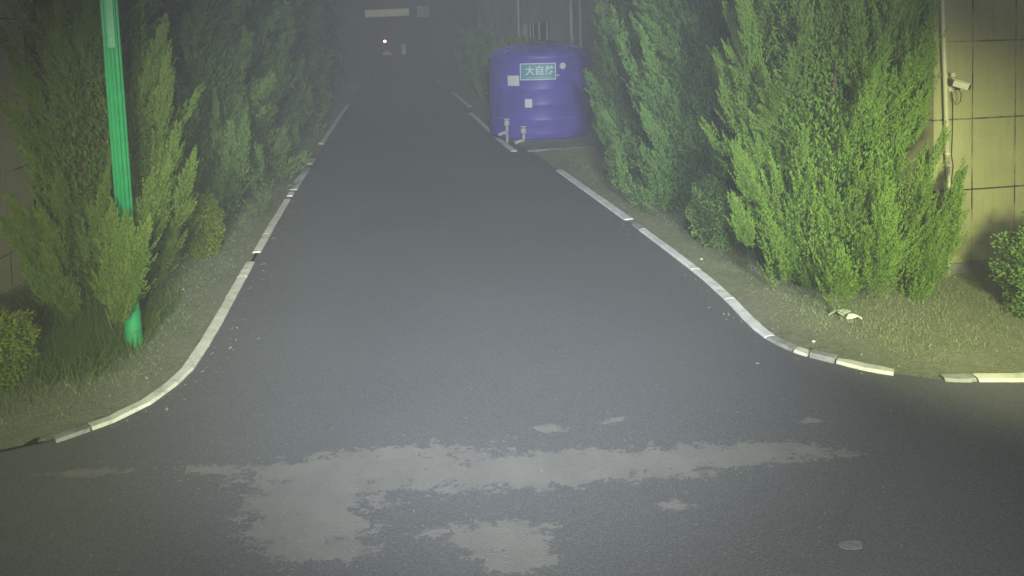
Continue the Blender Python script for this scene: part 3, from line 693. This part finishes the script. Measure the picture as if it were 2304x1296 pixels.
# slim post with reflective bands
p = at(1083, 160, 46.0); lp = thing('reflector_post', 'slim post with two bright reflective bands left of the blue tank', 'post', (p.x, 46, 0))
obj('shaft', tube(nb(), [(0, 0, 0), (0, 0, 4.4)], .05, 10), M_METAL, lp, True)
for y0, y1 in ((75, 89), (99, 105)):
    za, zb = at(1083, y1, 46).z, at(1083, y0, 46).z
    obj('reflective_band', tube(nb(), [(0, -.01, za), (0, -.01, zb)], .075, 12), mat('reflector', (.8, .8, .8), .3), lp)
# gate house at the end of the road
YE = 58.0
gh = thing('gatehouse', 'dark gatehouse closing the end of the road under a pale yellow beam', 'building', (0, YE, 0))
obj('wall', box(nb(), (-16, .6, 5), (60, .3, 10)), M_FAR, gh)
x0, x1 = at(822, 30, YE).x, at(920, 30, YE).x; zt, zb = at(870, 22, YE).z, at(870, 38, YE).z
obj('beam', box(nb(), ((x0+x1)/2, -.6, (zt+zb)/2), (x1-x0, .5, zt-zb), Matrix.Rotation(R_(-1.5), 3, 'Y'), .03), M_YEL, gh)
x2, x3 = at(938, 20, YE).x, at(966, 20, YE).x
obj('upper_panel', box(nb(), ((x2+x3)/2, .2, (zt+zb)/2+.1), (x3-x2, .3, .9), bev=.02), noisy('pale_grey_panel', (.30, .30, .30), .3, 2), gh)
for px in (845, 925):
    x = at(px, 60, YE).x; obj('pillar', box(nb(), (x, -.3, zb/2), (.5, .5, zb), bev=.03), M_FAR, gh)
x4, x5 = at(903, 110, YE).x, at(914, 110, YE).x; z4, z5 = at(908, 123, YE).z, at(908, 98, YE).z
obj('notice_board', box(nb(), ((x4+x5)/2, .3, (z4+z5)/2), (x5-x4, .08, z5-z4)), noisy('board_grey', (.34, .32, .36), .2, 5), gh)
obj('notice_sheet', box(nb(), ((x4+x5)/2, .24, z4+.25), (.22, .02, .42)), M_WHITE, gh)
for k, px in enumerate((864, 869, 874, 879)):
    a = at(px, 124, YE); h = (.25, .36, .30, .2)[k]
    obj('sign_plate', box(nb(), (a.x, .36, a.z+h/2), (.13, .04, h)), M_METAL, gh)
rl = at(866, 93, YE-.3)
lt = thing('red_lamp', 'small glowing red lamp on the gatehouse at the end of the road', 'lamp', tuple(rl))
em = bpy.data.materials.new('red_glow'); em.use_nodes = True; bb = em.node_tree.nodes['Principled BSDF']
bb.inputs['Base Color'].default_value = (.5, .05, .06, 1); bb.inputs['Emission Color'].default_value = (1, .25, .28, 1); bb.inputs['Emission Strength'].default_value = 14
ew = bpy.data.materials.new('lamp_core'); ew.use_nodes = True; bb = ew.node_tree.nodes['Principled BSDF']
bb.inputs['Emission Color'].default_value = (1, .75, .75, 1); bb.inputs['Emission Strength'].default_value = 40
bm = nb(); bmesh.ops.create_icosphere(bm, subdivisions=3, radius=.10); obj('lens', bm, em, lt, True)
bm = nb(); r = bmesh.ops.create_icosphere(bm, subdivisions=2, radius=.05); bmesh.ops.translate(bm, verts=r['verts'], vec=(0, -.09, 0)); obj('bulb', bm, ew, lt, True)
obj('bracket', box(nb(), (0, .45, 0), (.08, .75, .08)), M_METAL, lt)

# ------------------------------------------------------------------ small things on the ground
def flat_scrap(name, label, cat, px, py, pts, m, th=.006, z=.0, tilt=0.0):
    p = gp(px, py); zz = (gz1(p.x, p.y) if z is None else z)
    bm = nb(); vs = [bm.verts.new((x, y, abs(math.sin(i*2.3))*tilt)) for i, (x, y) in enumerate(pts)]
    f = bm.faces.new(vs); r = bmesh.ops.extrude_face_region(bm, geom=[f]); bmesh.ops.translate(bm, verts=[v for v in r['geom'] if isinstance(v, bmesh.types.BMVert)], vec=(0, 0, th))
    o = obj(name, bm, m); o.location = (p.x, p.y, zz+.004); return tag(o, label, cat)
M_SCRAP = noisy('paper_scrap', (.60, .60, .50), .15, 30, .8); M_LEAFP = noisy('pale_leaf', (.30, .34, .22), .2, 30, .8)
flat_scrap('paper_scrap', 'small crumpled white scrap on the grass, right one in front of the brightest juniper', 'litter', 1922, 733, [(-.07, .03), (-.03, .05), (.0, .02), (.05, .02), (.07, -.03), (.03, -.05), (.02, -.02), (-.03, .0)], M_SCRAP, .02, None, .04)
flat_scrap('dead_leaf', 'pale ragged dead leaf on the grass in front of the brightest juniper', 'leaf', 1890, 725, [(-.10, .05), (-.05, .03), (-.02, .08), (.0, .03), (.06, .07), (.05, .01), (.08, -.06), (.03, -.02), (.0, -.07), (-.06, -.05), (-.04, .0)], M_LEAFP, .012, None, .07)
flat_scrap('flat_stone', 'pale flat oval stone lying on the near asphalt at lower right', 'stone', 1915, 1228, [(.072*math.cos(a)*(1+.10*math.sin(3*a)), .040*math.sin(a)*(1+.15*math.cos(2*a+1))) for a in [k*math.pi/10 for k in range(20)]], noisy('pale_stone', (.19, .19, .18), .3, 30, .9), .003, 0)
def stone(px, py, s, lab, m=M_STONE):
    p = gp(px, py); bm = nb(); bmesh.ops.create_icosphere(bm, subdivisions=2, radius=s)
    for v in bm.verts: v.co *= 1+random.uniform(-.25, .25); v.co.z *= .6
    o = obj('stone', bm, m); o.location = (p.x, p.y, gz1(p.x, p.y)+s*.35); tag(o, lab, 'stone')
stone(1830, 777, .018, 'small pale stone just behind the curve of the right kerb', M_SCRAP)
stone(1497, 0+600, .02, 'small stone in the soil beside the long right kerb') if False else None
stone(172, 851, .013, 'tiny white stone in the grass at lower left, uppermost', M_SCRAP)
stone(170, 868, .012, 'tiny white stone in the grass at lower left, below the uppermost', M_SCRAP)
stone(152, 882, .017, 'white stone in the grass at lower left beside the yellow green bush', M_SCRAP)
stone(612, 556, .02, 'small pale stone on the asphalt beside the gap in the left kerb', M_SCRAP)
stone(413, 663, .022, 'small stone on the bare soil of the left verge', M_SCRAP)
stone(2100, 655, .018, 'tiny white stone in the grass below the tiled wall', M_SCRAP)
stone(1578, 588, .02, 'small pale stone on the soil beside the middle of the right kerb', M_SCRAP)

# fallen leaves and grit gathered along the kerbs
def litter(n):
    Xs, Ys = [], []
    for K, sg_ in ((LK, 1), (RK, -1)):
        P = np.array([(p.x, p.y) for p in resample(K, .1)]); P = P[P[:, 1] < 17]; k = rng.integers(0, len(P), n)
        off = rng.normal(0, .16, n)+.06*sg_*np.abs(rng.normal(size=n)); Xs.append(P[k, 0]+off); Ys.append(P[k, 1]+rng.normal(0, .08, n))
    X = np.concatenate(Xs); Y = np.concatenate(Ys); s_ = np.abs(np.maximum(-pdist(X, Y, LK, False), -pdist(X, Y, RK, False))); k = s_ > .085; X, Y = X[k], Y[k]; m = len(X)
    Z = np.maximum(gz(X, Y), .004)+.004; a = rng.random(m)*2*np.pi; L = rng.uniform(.008, .026, m); W_ = L*rng.uniform(.25, .6, m)
    u = np.stack([np.cos(a), np.sin(a), rng.normal(size=m)*.25], 1)*L[:, None]; v = np.stack([-np.sin(a), np.cos(a), rng.normal(size=m)*.25], 1)*W_[:, None]; c = np.stack([X, Y, Z+.003], 1)
    return np.stack([c-u, c-v, c+u, c+v], 1).reshape(-1, 3), np.arange(4*m).reshape(m, 4)
ll = obj('fallen_leaves', litter(520), noisy('dead_leaf_litter', (.26, .24, .16), .5, 9, .9)); tag(ll, 'dry fallen leaves and grit gathered along both kerbs', 'leaf litter', kind='stuff')

# ------------------------------------------------------------------ night haze
hz = obj('haze', box(nb(), (0, 30, 6.0), (140, 120, 15)), None); tag(hz, 'thin pale night haze filling the road', 'haze', kind='stuff')
hm = bpy.data.materials.new('haze'); hm.use_nodes = True; t = hm.node_tree; t.nodes.remove(t.nodes['Principled BSDF'])
pv_ = t.nodes.new('ShaderNodeVolumePrincipled'); pv_.inputs['Color'].default_value = (.90, .93, .95, 1)
pv_.inputs['Density'].default_value = .0064; pv_.inputs['Anisotropy'].default_value = 0.0
t.links.new(pv_.outputs[0], t.nodes['Material Output'].inputs['Volume']); hz.data.materials.append(hm)
sc.cycles.volume_bounces = 0; sc.cycles.max_bounces = 5; sc.cycles.diffuse_bounces = 2; sc.cycles.glossy_bounces = 2
sc.cycles.use_denoising = True
